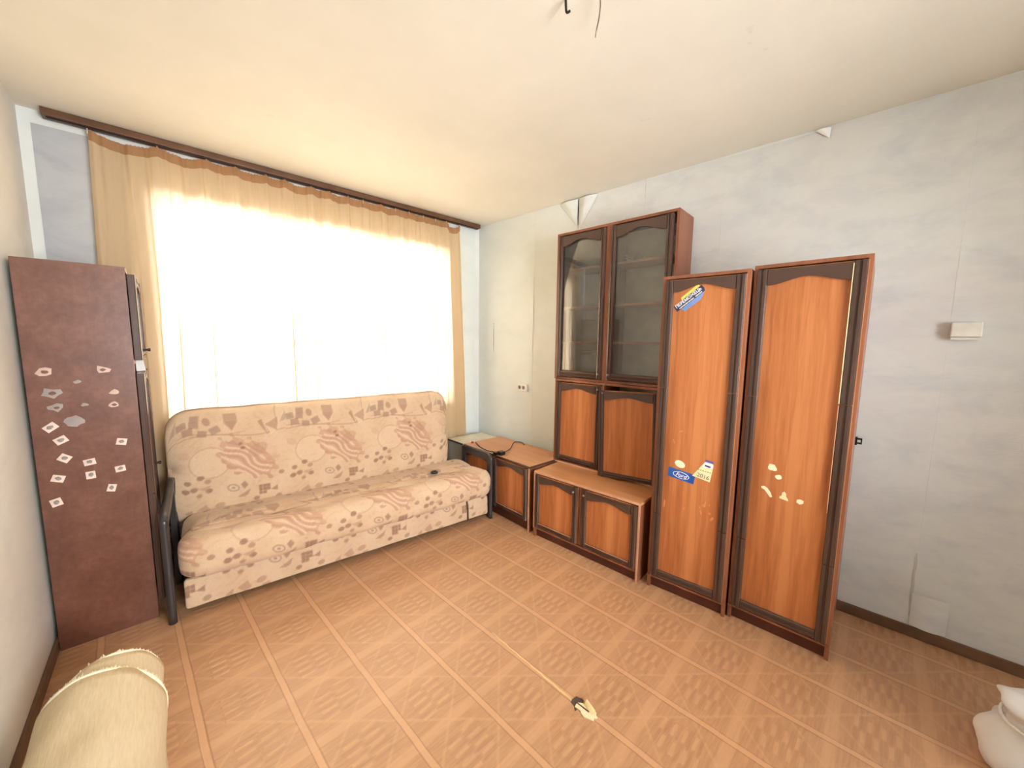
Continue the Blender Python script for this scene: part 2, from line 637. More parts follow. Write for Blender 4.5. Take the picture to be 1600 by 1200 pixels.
def slit(u, z0, z1, wdt, m=M['crack']):
    zs = [z0+(z1-z0)*k/10 for k in range(11)]
    vs, fs = [], []
    for k, z in enumerate(zs):
        ww = wdt*math.sin(math.pi*min(max(k/10, .04), .96))**.5
        o_ = .002*math.sin(k*1.7)
        vs += [(u-ww/2+o_, -.0052, z), (u+ww/2+o_, -.0052, z)]
    for k in range(10):
        q = 2*k
        fs.append((q, q+1, q+3, q+2))
    return obj('paper_gap', vs, fs, m, wr)


M['fold'] = plain('paper_fold_grey', srgb(192, 192, 184), 0.9)
slit(0.2185, 1.30, 1.55, .005)
slit(0.2185, 1.562, 1.572, .006)
slit(0.712, 1.52, 1.96, .007, M['fold'])
slit(0.705, 1.27, 1.52, .005, M['fold'])
slit(1.143, 2.30, 2.495, .007, M['crack'])
slit(3.118, .10, .42, .008, M['fold'])
slit(1.675, 2.35, 2.49, .003, M['fold'])


def flap(pts, m, name='peeling_flap'):
    """curled sheet: rows of points, a small curved patch"""
    rows, cols = len(pts), len(pts[0])
    vs = [p for r in pts for p in r]
    fs = [(i*cols+j, i*cols+j+1, (i+1)*cols+j+1, (i+1)*cols+j) for i in range(rows-1) for j in range(cols-1)]
    return obj(name, vs, fs, m, wr, smooth=True)


rows = []
for i in range(9):
    s = i/8
    r = []
    for j in range(9):
        t = j/8
        u = 1.138-(1-s)*.0-.17*(t)*(s)
        z = 2.492-.26*(1-s)*(1-t)-.03*t
        u = 1.138-.17*t*s
        z = 2.285+.205*s-.0*t
        r.append((u, -.006-.03*math.sin(math.pi*t)*s*(1-.3*s)-.004*(1-t), z))
    rows.append(r)
flap(rows, M['wallpaper_plain'])
rows = []
for i in range(9):
    s = i/8
    r = []
    for j in range(9):
        t = j/8
        r.append((1.15+.16*t*s, -.006-.026*math.sin(math.pi*t)*s, 2.25+.24*s))
    rows.append(r)
flap(rows, M['wallpaper'])
rows = []
for i in range(6):
    s = i/5
    rows.append([(2.634-.062*t*s-.004*(1-s), -.006-.012*math.sin(t*2.6)*s, 2.44+.050*s) for t in [j/6 for j in range(7)]])
flap(rows, M['paper'])
rows = [[(3.12+.12*t, -.006-.02*math.sin(math.pi*t)*(1-s), .06+.16*s) for t in [j/6 for j in range(7)]] for s in [i/5 for i in range(6)]]
flap(rows, M['wallpaper'])

# window wall: grey wallpaper left and right of the opening, white painted margins
box('wallpaper_strip', -.408, -.02, D-.003, D, .05, 2.435, M['wallpaper_back'], wb, 0)
box('wallpaper_strip', 1.99, 2.285, D-.003, D, .05, 2.43, M['wallpaper_plain'], wb, 0)
# skirting
structure(box('baseboard_right', .02, LEN, -.016, 0, 0, .052, M['brownpaint'], bev=.003, loc=C0, rot=(0, 0, RZW)))
structure(box('baseboard_left', XL, XL+.014, YB, D, 0, .05, M['brownpaint'], bev=.003))
structure(box('baseboard_back', XL+.02, XR-.02, D-.016, D, 0, .06, M['brownpaint'], bev=.003))

# floor damage: open seam and torn spot
seam = []
x0s, y0s, x1s, y1s = 1.079, 1.30, 1.093, 0.815
vs, fs = [], []
for k in range(21):
    t = k/20
    x = x0s+(x1s-x0s)*t+.0015*math.sin(k*2.1)
    y = y0s+(y1s-y0s)*t
    wd_ = .0015+.0025*t
    vs += [(x-wd_, y, .0012), (x+wd_, y, .0012)]
for k in range(20):
    fs.append((2*k, 2*k+1, 2*k+3, 2*k+2))
obj('open_seam', vs, fs, M['seam'], fl)


def blob_poly(cx, cy, rx, ry, n, jit, seed, rot=0):
    rnd = random.Random(seed)
    out = []
    for i in range(n):
        a = 2*math.pi*i/n
        k = 1+rnd.uniform(-jit, jit)
        x, y = rx*k*math.cos(a), ry*k*math.sin(a)
        out.append((cx+x*math.cos(rot)-y*math.sin(rot), cy+x*math.sin(rot)+y*math.cos(rot)))
    return out


prism('torn_hole_shadow', blob_poly(1.098, .80, .03, .022, 14, .3, 3, .4), 'z', .0008, .0016, M['crack'], fl)  # dark patch painted for the shadow in the torn spot
prism('torn_underlay', blob_poly(1.098, .752, .022, .042, 16, .25, 5, .2), 'z', .0008, .004, M['underlay'], fl)
bmx = bmesh.new()
r_ = []
for i in range(6):
    s = i/5
    r_.append([bmx.verts.new((1.108+.022*t-.01*s, .775-.045*s, .003+.016*math.sin(t*2.2)*(1-.6*s))) for t in (0, .25, .5, .75, 1)])
for i in range(5):
    for j in range(4):
        bmx.faces.new((r_[i][j], r_[i][j+1], r_[i+1][j+1], r_[i+1][j]))
bm_obj('curled_flap', bmx, M['seam'], fl, smooth=True)
prism('torn_slot', [(1.094, .80), (1.099, .80), (1.104, .748), (1.098, .744)], 'z', .0041, .0048, M['crack'], fl)

# ceiling bits: bare wire and hook by the missing lamp
t_ = thing('ceiling_lamp_wiring', 'bare wires and dark hook hanging from the cream ceiling where a lamp is missing', 'wire', (1.06, .80, 2.5))
tube('wire', smooth_path([(0, 0, -.002), (.03, .0, -.02), (.07, .03, -.03), (.095, .058, -.045), (.10, .065, -.062)]), .0022, M['metal'], t_)
tube('hook', smooth_path([(-.03, .09, 0), (-.028, .09, -.022), (-.018, .095, -.03), (-.006, .092, -.022)]), .004, M['darkmetal'], t_)
tube('rosette', [(0, 0, 0), (0, 0, -.006)], .02, M['white'], t_, seg=16)

# heating pipe end under the curtain
t_ = thing('heating_pipe', 'white heating pipe curving along the wall under the curtain, beside the dark sofa arm', 'pipe', (-.1, D-.06, 0))
tube('pipe', smooth_path([(-.16, .0, .20), (-.08, 0, .195), (-.03, 0, .205), (.03, 0, .25), (.2, 0, .26), (1.2, 0, .26)]), .012, M['white'], t_)
box('bracket', .25, .27, .0, .055, .24, .28, M['white'], t_)
box('wood_batten', -.14, 1.2, .01, .04, .135, .175, M['carcass'], t_)


# ------------------------------------------------------------------ curtain
rail = thing('curtain_rail', 'dark brown wooden curtain rail fixed along the ceiling above the window', 'curtain rail', (0, D-.045, 2.5))
box('rail_board', -.365, 2.30, -.03, .035, -.036, -.002, M['rail'], rail, .002)
box('runner_track', -.35, 2.29, -.012, .004, -.042, -.036, M['darkmetal'], rail, 0)

hooks = [-.215, .045, .26, .40, .56, .67, .83, .95, 1.08, 1.19, 1.33, 1.45, 1.57, 1.70, 1.82, 1.93, 2.075]
sags = [.03, .022, .012, .016, .012, .018, .010, .016, .012, .010, .012, .008, .010, .008, .006, .04]


def ztop(x):
    for i in range(len(hooks)-1):
        if x <= hooks[i+1]:
            t = (x-hooks[i])/(hooks[i+1]-hooks[i])
            t = min(max(t, 0), 1)
            return 2.450-sags[i]*4*t*(1-t)
    return 2.450


rnd = random.Random(4)
big_w = [(rnd.uniform(-.5, .5), rnd.uniform(0, 6.28)) for _ in range(6)]


def fold(x, s):
    """s: 0 top .. 1 hem"""
    ph = x*2*math.pi
    wob = .35*math.sin(ph*.9+1)+.25*math.sin(ph*1.7+2.2)
    fine = math.sin(ph*21+2*wob)*.0045+math.sin(ph*33+1)*.002
    k = min(1, s*2.2)
    b1 = math.sin(ph*7.3+wob*2.4+.5*s)
    b2 = math.sin(ph*11.7+wob*1.6+1.1)
    big = (.029*math.copysign(abs(b1)**.75, b1)*(.45+.55*math.sin(ph*.8+.7)**2)+.012*b2)*(.25+.75*k)
    return fine*(1-k*.6)+big


cur = thing('curtain', 'cream yellow gathered curtain glowing in front of the window behind the sofa', 'curtain', (0, D-.060, 0))
NX, NZ = 900, 48
Ht = 0.048
vs, fs = [], []
HEM = .44
for j in range(NZ+1):
    s = j/NZ
    for i in range(NX+1):
        x = -.215+(2.075+.215)*i/NX
        zt = ztop(x)-Ht
        z = zt+(HEM-zt)*s
        rgt = max(0, (x-1.75)/.325)
        lft = max(0, (.25-x)/.465)
        xx = x+rgt*(.085*s**.8)+lft*(-.03*s)+.012*math.sin(s*3+x*9)*s
        ph_ = x*2*math.pi*7.3+(.35*math.sin(x*2*math.pi*.9+1)+.25*math.sin(x*2*math.pi*1.7+2.2))*2.4+.5*s
        edge = min(1, max(0, (x+.215)/.12), max(0, (2.075-x)/.12))
        xx += .019*math.sin(2*ph_)*min(1, s*2.0)*edge*(.5+.5*math.sin(x*5.3+1)**2)
        vs.append((xx, fold(x, s), z))
for j in range(NZ):
    for i in range(NX):
        q = j*(NX+1)+i
        fs.append((q, q+1, q+NX+2, q+NX+1))
obj('cloth', vs, fs, M['curtain'], cur, smooth=True)
vs, fs = [], []
for j in range(3):
    for i in range(NX+1):
        x = -.215+(2.29)*i/NX
        ragged = (.0025*math.sin(x*420)*(1 if (i % 3) else -1)) if j == 0 else 0
        vs.append((x, fold(x, 0)-.003, ztop(x)+.002-j*(Ht+.003)/2+ragged))
for j in range(2):
    for i in range(NX):
        q = j*(NX+1)+i
        fs.append((q, q+1, q+NX+2, q+NX+1))
obj('heading_tape', vs, fs, M['tape'], cur, smooth=True)
for hx in hooks:
    tube('hook', [(hx, 0, 2.43), (hx, .0, 2.456)], .0025, M['white'], cur, seg=6)


# ------------------------------------------------------------------ cabinets
def stile(parent, x0, x1, z0, z1, y=0.0):
    w_ = x1-x0
    prof = [(0, 0), (0, -.006), (.05, -.010), (.34, -.012), (.42, -.007), (.52, -.007), (.60, -.013), (.88, -.013), (1, -.006), (1, 0)]
    return prism('stile', [(x0+w_*a, y+b) for a, b in prof], 'z', z0, z1, M['dark'], parent)


def arch_rail(parent, x0, x1, z1, tmid, tend, y=0.0, skew=0.0):
    """dark top rail with ogee-arched lower edge"""
    N = 20
    pts = [(x0, z1), (x1, z1)]
    low = []
    for i in range(N+1):
        s = i/N
        c = abs(2*s-1)
        e = 3*c**2-2*c**3 if c < .93 else 3*.93**2-2*.93**3
        low.append((x1+(x0-x1)*s, z1-(tmid+(tend-tmid)*e)))
    o = prism('arch_rail', pts+low, 'y', y-.011, y, M['dark'], parent)
    return o


def bar_rail(name, parent, x0, x1, z0, z1, y=0.0):
    h = z1-z0
    prof = [(0, 0), (-.006, 0), (-.011, .1), (-.012, .38), (-.007, .46), (-.007, .56), (-.013, .66), (-.012, .9), (-.006, 1), (0, 1)]
    return prism(name, [(y+a, z0+h*b) for a, b in prof], 'x', x0, x1, M['dark'], parent)


def knob(parent, x, z, m=None, r=.008, out=.02):
    pts = [(x, 0, z), (x, -out*.5, z), (x, -out*.55, z), (x, -out*.8, z), (x, -out, z)]
    return tube('knob', pts, [r*.55, r*.5, r, r*1.1, r*.6], m or M['metal'], parent, seg=10)


def make_door(parent, w_, h, loc, rot=(0, 0, 0), sw=.038, cuts=(), glass=False, tmid=.03, tend=.055, knob_at=None,
              bottom=.034, top_groove=True, board='panel'):
    """door in its own frame: x 0..w, z 0..h, face at y=0 with mouldings in front, board behind"""
    if glass:
        bm = bmesh.new()
        f = .03
        add_box(bm, 0, f, 0, .016, 0, h, .001)
        add_box(bm, w_-f, w_, 0, .016, 0, h, .001)
        add_box(bm, f, w_-f, 0, .016, 0, f, .001)
        add_box(bm, f, w_-f, 0, .016, h-f, h, .001)
        d = bm_obj('glass_door', bm, M['dark'], parent, loc=loc, rot=rot)
        box('pane', f-.004, w_-f+.004, .006, .010, f-.004, h-f+.004, M['glass'], d, 0)
    else:
        d = box('door', 0, w_, 0, .016, 0, h, M[board], parent, .0015, loc=loc, rot=rot)
    zs = [0]+list(cuts)+[h]
    for i in range(len(zs)-1):
        a = zs[i]+(.003 if i else 0)
        b = zs[i+1]
        stile(d, .002, sw, a, b)
        stile(d, w_-sw, w_-.002, a, b)
    arch_rail(d, sw+.001, w_-sw-.001, h-.004, tmid, tend)
    if top_groove:
        box('rail_bead', sw+.012, w_-sw-.012, -.0145, -.010, h-.020, h-.012, M['dark'], d, .0015)
    bar_rail('bottom_rail', d, sw+.001, w_-sw-.001, .003, bottom)
    if knob_at:
        knob(d, *knob_at)
    return d


def carcass(root, w_, dp, z0, z1, y0=.018, top_m=None, th=.016, plinth=0.0, shelves=(), mid=None, mth=.016):
    zb = z0+plinth
    top_m = top_m or M['carcass']
    box('side_panel', 0, th, y0-.016, y0+dp, z0, z1-th, M['carcass'], root)
    box('side_panel', w_-th, w_, y0-.016, y0+dp, z0, z1-th, M['carcass'], root)
    box('top_panel', 0, w_, y0-.016, y0+dp, z1-th, z1, top_m, root)
    box('bottom_panel', th, w_-th, y0, y0+dp, zb, zb+th, M['carcass'], root)
    box('back_panel', th, w_-th, y0+dp-.004, y0+dp, zb+th, z1-th, M['back'], root, 0)
    if plinth:
        box('plinth', th, w_-th, y0+.004, y0+.02, z0, zb, M['dark_plinth'], root)
    for z in shelves:
        sh_ = box('shelf', th, w_-th, y0+.012, y0+dp-.006, z, z+th, M['top'], root)
        box('shelf_edge', th, w_-th, y0+.010, y0+.012, z, z+th, M['edge'], sh_, 0)
    if mid:
        box('divider', mid-mth/2, mid+mth/2, y0-.014, y0+dp-.006, zb+th, z1-th, M['carcass'], root)


M['dark_plinth'] = wood('dark_red_plinth', srgb(66, 30, 20), srgb(80, 38, 26), srgb(92, 46, 30), 0.4, 0.5, (0.7, 14, 14))


def at_wall(u, v, z=0):
    p = wp(u, v, z)
    return (p.x, p.y, p.z)


# --- low cabinet under the upper units
LU0, LU1 = 1.197, 1.988
low = thing('low_cabinet', 'low two-door cabinet with arched orange door panels, left of the tall wardrobes', 'cabinet', at_wall(LU0, .548), RZW)
LW = LU1-LU0
carcass(low, LW, .50, 0, .487, plinth=.066, top_m=M['top'], mid=.385)
box('front_edge', .001, LW-.001, -.002, .002, .472, .486, M['edge'], low, .001)
box('front_edge', .0, .012, -.003, .002, .066, .472, M['edge'], low, .001)
box('front_edge', LW-.012, LW, -.003, .002, .0, .472, M['edge'], low, .001)
box('front_edge', .012, LW-.012, -.003, .002, .064, .076, M['carcass'], low, .001)
dl = make_door(low, .357, .384, (.014, 0, .08), bottom=.032)
dr = make_door(low, .375, .384, (.400, 0, .08), bottom=.032)
for d, x in ((dl, .330), (dr, .022)):
    tube('knob', [(x, -.010, .352), (x, -.020, .352), (x, -.026, .350)], [.006, .008, .005], M['metal'], d, seg=8)
for d, x0, x1 in ((dl, .04, .317), (dr, .04, .335)):
    box('lower_edge', x0, x1, -.0135, -.0115, .0325, .0365, M['edge'], d, 0)

# --- closed cupboard standing on the low cabinet
UU0, UU1, UV = 1.150, 1.990, .262
UW = UU1-UU0
cup = thing('cupboard', 'two-door cupboard with one sagging open door, standing on the low cabinet under the glass cabinet', 'cupboard', at_wall(UU0, UV, .4875), RZW)
carcass(cup, UW, .22, 0, .638, mid=.405)
box('front_edge', .012, UW-.012, -.004, .002, .0, .012, M['edge'], cup, .001)
cdl = make_door(cup, .372, .585, (.024, 0, .03), bottom=.034, sw=.036, tend=.058, tmid=.032)
cdr = make_door(cup, .395, .59, (.424, -.052, .004), (0, R(-1.4), R(7.5)), sw=.038, tend=.06, tmid=.036, bottom=.036)
tube('knob', [(.352, -.010, .560), (.352, -.020, .560), (.352, -.026, .558)], [.006, .008, .005], M['metal'], cdl, seg=8)
tube('knob', [(.03, -.010, .575), (.03, -.020, .575), (.03, -.026, .573)], [.006, .008, .005], M['metal'], cdr, seg=8)
box('hinge', .405, .43, -.012, .0, .625, .633, M['metal'], cup)

# --- glass cabinet on top
gc = thing('glass_cabinet', 'tall glass-fronted wall cabinet with two dark-framed glass doors, topmost of the wall unit', 'cabinet', at_wall(UU0-.008, UV, 1.1265), RZW)
GH = 1.052
GW = .864
carcass(gc, GW, .22, 0, GH, shelves=(.265, .515, .785), mid=.416, mth=.034)
gdl = make_door(gc, .378, 1.005, (.020, 0, .022), glass=True, sw=.036, tend=.07, tmid=.035, bottom=.046, top_groove=False)
gdr = make_door(gc, .400, 1.005, (.434, 0, .022), glass=True, sw=.038, tend=.075, tmid=.035, bottom=.046, top_groove=False)
for d, x in ((gdl, .357), (gdr, .022)):
    tube('knob', [(x, -.010, .035), (x, -.020, .035), (x, -.026, .035)], [.006, .008, .005], M['metal'], d, seg=8)

# papers on the top shelf
def crumple_sheet(bm, cx, cy, z, w_, d_, seed, lift):
    rr = random.Random(seed)
    nx, ny = 9, 5
    ph = [rr.uniform(0, 6.28) for _ in range(4)]
    ang = rr.uniform(-.25, .25)
    g = []
    for i in range(nx):
        row = []
        for j in range(ny):
            x = (i/(nx-1)-.5)*w_
            y = (j/(ny-1)-.5)*d_
            zz = z+lift*(.5+.5*math.sin(i*.9+ph[0]))*(.6+.4*math.sin(j*1.4+ph[1]))+lift*.6*abs(i/(nx-1)-.5)
            row.append(bm.verts.new((cx+x*math.cos(ang)-y*math.sin(ang), cy+x*math.sin(ang)+y*math.cos(ang), zz)))
        g.append(row)
    for i in range(nx-1):
        for j in range(ny-1):
            bm.faces.new((g[i][j], g[i+1][j], g[i+1][j+1], g[i][j+1]))


gp = wp(UU0-.008, UV, 1.1265+.801)
pap = thing('paper_stack', 'loose crumpled white papers on the top shelf behind the left glass door', 'papers', gp, RZW)
for k in range(6):
    bm = bmesh.new()
    crumple_sheet(bm, .245+.01*math.sin(k*2), .108, .003+.007*k, .27-.012*k, .14, k+11, .016)
    bm_obj('sheet', bm, M['paper'], pap, smooth=True)
pc = thing('folded_paper', 'small folded white paper on the top shelf behind the right glass door', 'paper', gp, RZW)
for k in range(2):
    bm = bmesh.new()
    crumple_sheet(bm, .56, .085, .003+.014*k, .10, .09, k+31, .022)
    bm_obj('sheet', bm, M['paper'], pc, smooth=True)

# --- wardrobes
AW1 = R(7.2)
WDG = 'wardrobes'


def wardrobe(label, loc, rz, w_, dp, hgt, x0, door_w, sw, cuts, top_rail):
    r = thing('wardrobe', label, 'wardrobe', loc, rz)
    carcass(r, w_, dp, 0, hgt, plinth=.07, th=.016)
    box('front_edge', .0, w_, -.004, .002, .066, .076, M['carcass'], r, .001)
    d = make_door(r, door_w, hgt-.10, (x0, 0, .078), sw=sw, cuts=cuts, tmid=top_rail[0], tend=top_rail[1], bottom=.045, top_groove=False)
    return r, d


war1, wd1 = wardrobe('left wardrobe with blue stickers on its orange door, beside the low cabinet',
                     (1.985, .985, 0), -math.pi/2+AW1, .402, .455, 1.752, .014, .374, .044, (.375, 1.082), (.028, .062))
war2, wd2 = wardrobe('right wardrobe with cream sticker residue on its orange door, nearest the bare wall',
                     (2.061, .581, 0), -math.pi/2+R(4.0), .406, .465, 1.765, .012, .382, .044, (.365, 1.075), (.040, .070))
# highlight on the right stile's inner edge, painted as pale strips
box('stile_highlight', .382-.0475, .382-.0445, -.012, 0, 1.08, 1.655, M['cream'], wd2, 0)
box('stile_highlight', .382-.0475, .382-.0445, -.012, 0, .60, 1.072, M['edge'], wd2, 0)
# latch bracket on the far side
lb = box('latch', .402, .414, .445, .468, .905, .945, M['darkmetal'], war2, .001)
box('latch_arm', .414, .432, .452, .462, .910, .918, M['darkmetal'], lb, 0)
box('latch_arm', .414, .432, .452, .462, .932, .940, M['darkmetal'], lb, 0)
box('latch_arm', .427, .432, .452, .462, .910, .940, M['darkmetal'], lb, 0)


# stickers ---------------------------------------------------------------
def text_mesh(name, s, size, m, parent, loc, rot, shear=0, bold=0.0, xs=1.0):
    c = bpy.data.curves.new(name, 'FONT')
    c.body = s
    c.size = size
    c.shear = shear
    c.offset = bold
    c.align_x = 'CENTER'
    c.align_y = 'CENTER'
    c.resolution_u = 3
    tmp = bpy.data.objects.new('tmp_text', c)
    COL.objects.link(tmp)
    dg = bpy.context.evaluated_depsgraph_get()
    me = bpy.data.meshes.new_from_object(tmp.evaluated_get(dg))
    bpy.data.objects.remove(tmp)
    bpy.data.curves.remove(c)
    me.name = name
    me.materials.clear()
    me.materials.append(m)
    for v in me.vertices:
        v.co.x *= xs
    o = bpy.data.objects.new(name, me)
    COL.objects.link(o)
    o.parent = parent
    o.location = loc
    o.rotation_euler = rot
    return o


def flat(name, pts, m, parent, y, th=.0006, label=None):
    o = prism(name, pts, 'y', y-th, y, m, parent)
    if label:
        o['label'] = label
    return o


def rot2(pts, cx, cz, a):
    return [(cx+x*math.cos(a)-z*math.sin(a), cz+x*math.sin(a)+z*math.cos(a)) for x, z in pts]


def rect(w_, h):
    return [(-w_/2, -h/2), (w_/2, -h/2), (w_/2, h/2), (-w_/2, h/2)]


def ell(rx, rz, n=20):
    return [(rx*math.cos(2*math.pi*i/n), rz*math.sin(2*math.pi*i/n)) for i in range(n)]


# winner sticker on the left wardrobe door (door frame: z measured from .078)
def sub(pts, cx, cz, a, dx, dz):
    return rot2([(x+dx, z+dz) for x, z in pts], cx, cz, a)


cx, cz, a = .120, 1.552, R(38)
s1 = flat('sticker', rot2([(-.082, -.018), (.080, -.018), (.086, -.004), (.084, .016), (-.080, .016)], cx, cz, a), M['navy'], wd1, 0,
          label='diagonal dark blue and yellow printed sticker with white lettering')
flat('yellow_band', sub([(-.03, 0), (.076, 0), (.076, .014), (-.026, .012)], cx, cz, a, 0, .0165), M['yellow'], s1, 0)
flat('light_blue_band', sub([(-.06, 0), (.078, 0), (.04, -.022), (-.05, -.022)], cx, cz, a, 0, -.0185), M['lightblue'], s1, 0)
text_mesh('lettering', 'ПЕРЕМОЖЕЦЬ', .0225, M['whiteprint'], s1, (cx-.004*math.sin(a), -.0012, cz+.004*math.cos(a)), (R(90), -a, 0), bold=.0006, xs=.92)
for k in range(17):
    if k in (11,):
        continue
    x = -.060+k*.0078
    flat('small_lettering', sub(rect(.0052, .0048+.001*(k % 2)), cx, cz, a, x, -.0125), M['whiteprint'], s1, -.0008, .0004)
# car maker's oval on blue
cx, cz, a = .137, .620, R(-7)
s2 = flat('sticker', rot2(rect(.136, .052), cx, cz, a), M['blue'], wd1, 0, label='blue rectangular sticker with a white oval emblem')
flat('oval_ring', rot2(ell(.042, .0185, 28), cx, cz, a), M['whiteprint'], s2, -.0008, .0004)
flat('oval_field', rot2(ell(.0385, .0155, 28), cx, cz, a), M['blue'], s2, -.0013, .0004)
text_mesh('lettering', 'Ford', .029, M['whiteprint'], s2, (cx, -.0022, cz-.001), (R(90), -a, 0), shear=.35, bold=.0004)
flat('sticker_residue', rot2(ell(.027, .019), .128, .680, R(-20)), M['residue_white'], wd1, 0, label='white oval patch of torn sticker')
s3 = flat('sticker', [(.192, .632), (.278, .617), (.290, .705), (.252, .722)], M['cream'], wd1, -.0008,
          label='torn cream sticker with the year printed on it')
flat('sticker_top', [(.236, .690), (.288, .690), (.290, .705), (.287, .716), (.252, .722)], M['whiteprint'], s3, -.0018, .0004)
flat('purple_edge', [(.250, .718), (.288, .714), (.290, .727), (.254, .732)], M['purple'], s3, -.0018, .0004)
flat('dark_mark', [(.250, .697), (.276, .692), (.278, .700), (.252, .705)], M['navy'], s3, -.0026, .0004)
text_mesh('lettering', '2016', .030, M['greyprint'], s3, (.245, -.0022, .640), (R(90), R(9), 0), bold=.0003)
for k in range(6):
    flat('small_lettering', rot2(rect(.007, .004), .222+k*.011, .672-k*.001, R(-9)), M['greyprint'], s3, -.0018, .0004)
# worn lacquer patches above and below the stickers
n = NT('worn_lacquer')
n.base(n.ramp(n.noise(n.coords((40, 40, 8)), 3, 4, 0.7), [(0.3, srgb(186, 104, 58)), (0.7, srgb(226, 150, 104))])).rough(.5, .4)
M['worn'] = n.m
rw = random.Random(9)
for k in range(20):
    px_, pz_ = rw.uniform(.055, .31), rw.uniform(.40, .86)
    if .55 < pz_ < .74:
        continue
    flat('worn_patch', blob_poly(px_, pz_, rw.uniform(.003, .009), rw.uniform(.004, .022), 9, .35, k, rw.uniform(-.5, .5)), M['worn'], wd1, 0, .0003)
# residues on the right wardrobe door
for px_, pz_, rx, rz_, ro, mm in ((.125, .750, .019, .015, -.5, 'residue_white'), (.152, .710, .012, .011, 0, 'residue_white'),
                                  (.240, .618, .014, .012, 0, 'residue_white')):
    o = flat('sticker_residue', blob_poly(px_, pz_, rx, rz_, 12, .15, int(px_*999), ro), M[mm], wd2, 0)
worm = [(.088, .650), (.100, .654), (.114, .646), (.128, .628), (.135, .608), (.126, .606), (.114, .622), (.102, .636), (.090, .640)]
flat('sticker_residue', worm, M['residue_white'], wd2, 0, label='curved cream strip of torn sticker')
bell = [(.163, .612), (.197, .606), (.196, .616), (.189, .624), (.187, .640), (.180, .648), (.172, .642), (.170, .626), (.163, .620)]
flat('sticker_residue', bell, M['cream'], wd2, 0, label='bell-shaped cream sticker')

# --- corner cabinet
cor = thing('corner_cabinet', 'low two-door corner cabinet with a cable on top, partly behind the sofa', 'cabinet', (1.897, 2.685, 0), -math.pi/2)
CW = .815
carcass(cor, CW, .40, 0, .50, plinth=.07, top_m=M['top'], mid=.405)
box('front_edge', .0, CW, -.003, .002, .486, .499, M['dark'], cor, .001)
box('front_edge', CW-.012, CW, -.003, .002, 0, .486, M['edge'], cor, .001)
box('side_trim', CW, CW+.003, .0, .40, .485, .5, M['dark'], cor, .001)
k1 = make_door(cor, .384, .395, (.014, 0, .082), bottom=.034)
k2 = make_door(cor, .384, .395, (.412, 0, .082), bottom=.034)
for d in (k1, k2):
    box('lower_edge', .045, .34, -.0135, -.0115, .0345, .0385, M['edge'], d, 0)
gb = thing('grey_box', 'pale grey low box between the corner cabinet and the window wall', 'box', (1.897, 2.935, 0), -math.pi/2)
box('body', 0, .245, 0, .38, 0, .485, M['greybox'], gb, .003)
box('lid', -.002, .247, -.006, .385, .485, .497, M['paletop'], gb, .003)
box('dark_rim', 0, .245, -.009, -.006, .483, .498, M['black'], gb, .001)

# cable with plug
cab = thing('power_cable', 'dark cable with a plug and socket block on top of the corner cabinet', 'cable', (0, 0, 0))
cp = [(1.99, 2.64, .506), (1.93, 2.50, .506), (1.905, 2.38, .507), (1.90, 2.30, .515), (1.915, 2.24, .520)]
tube('cord', smooth_path(cp), .0045, M['cable'], cab)
cp = [(1.955, 2.215, .520), (2.02, 2.25, .512), (2.10, 2.30, .506), (2.19, 2.36, .525), (2.26, 2.39, .515), (2.30, 2.37, .505), (2.27, 2.31, .504)]
tube('cord', smooth_path(cp), .004, M['cable'], cab)
box('socket_block', 1.905, 1.955, 2.20, 2.25, .501, .530, M['black'], cab, .006)
box('plug', 1.885, 1.91, 2.235, 2.275, .501, .522, M['darkmetal'], cab, .005)
tube('plug_pin', [(1.90, 2.275, .512), (1.895, 2.30, .512)], .002, M['metal'], cab)
tube('plug_pin', [(1.91, 2.275, .512), (1.905, 2.30, .512)], .002, M['metal'], cab)
rb = thing('red_cap', 'small red plastic cap on the left edge of the corner cabinet top', 'cap', (1.965, 2.655, .5))
tube('cap', [(0, 0, .0005), (0, 0, .012), (0, 0, .016)], [.012, .011, .006], M['red'], rb, seg=12)
tube('rim', [(0, 0, .0004), (0, 0, .003)], .015, M['red'], rb, seg=12)

# --- left cabinet: side panel towards the camera
lc = thing('tall_cabinet', 'tall brown cabinet by the left wall, side panel covered in small stickers', 'cabinet', (-.108, 2.495, 0), math.pi/2)
CD = .325
box('side_panel', 0, .016, .0, CD, 0, 1.716, M['panel_side'], lc, .0015)
box('side_panel', .404, .42, .0, CD, 0, 1.716, M['panel_side'], lc, .0015)
box('top_panel', .016, .404, .0, CD, 1.700, 1.716, M['carcass'], lc)
box('bottom_panel', .016, .404, .004, CD, .07, .086, M['carcass'], lc)
box('plinth', .016, .404, .012, .028, 0, .07, M['dark_plinth'], lc)
box('back_panel', .016, .404, CD-.004, CD, .086, 1.70, M['back'], lc, 0)
box('shelf', .016, .404, .01, CD-.006, 1.262, 1.278, M['top'], lc)
box('shelf', .016, .404, .01, CD-.006, .75, .766, M['top'], lc)
l1 = make_door(lc, .40, .395, (.010, -.019, 1.292), (0, 0, R(-.4)), board='dark')
l2 = make_door(lc, .40, 1.145, (.010, -.019, .085), (0, 0, R(-.4)), board='dark', cuts=(.55,))
tube('knob', [(.20, 0, .045), (.20, -.012, .045), (.20, -.018, .045), (.20, -.032, .045), (.20, -.036, .045)], [.006, .004, .004, .009, .006], M['darkmetal'], l1, seg=10)
tube('knob', [(.20, 0, .655), (.20, -.012, .655), (.20, -.018, .655), (.20, -.032, .655), (.20, -.036, .655)], [.006, .004, .004, .009, .006], M['darkmetal'], l2, seg=10)
prism('paper_scrap', [(-.024, 1.305), (.0, 1.31), (.0, 1.232), (-.034, 1.236)], 'x', .14, .1412, M['paper'], lc)['label'] = 'white paper scrap stuck between the doors'

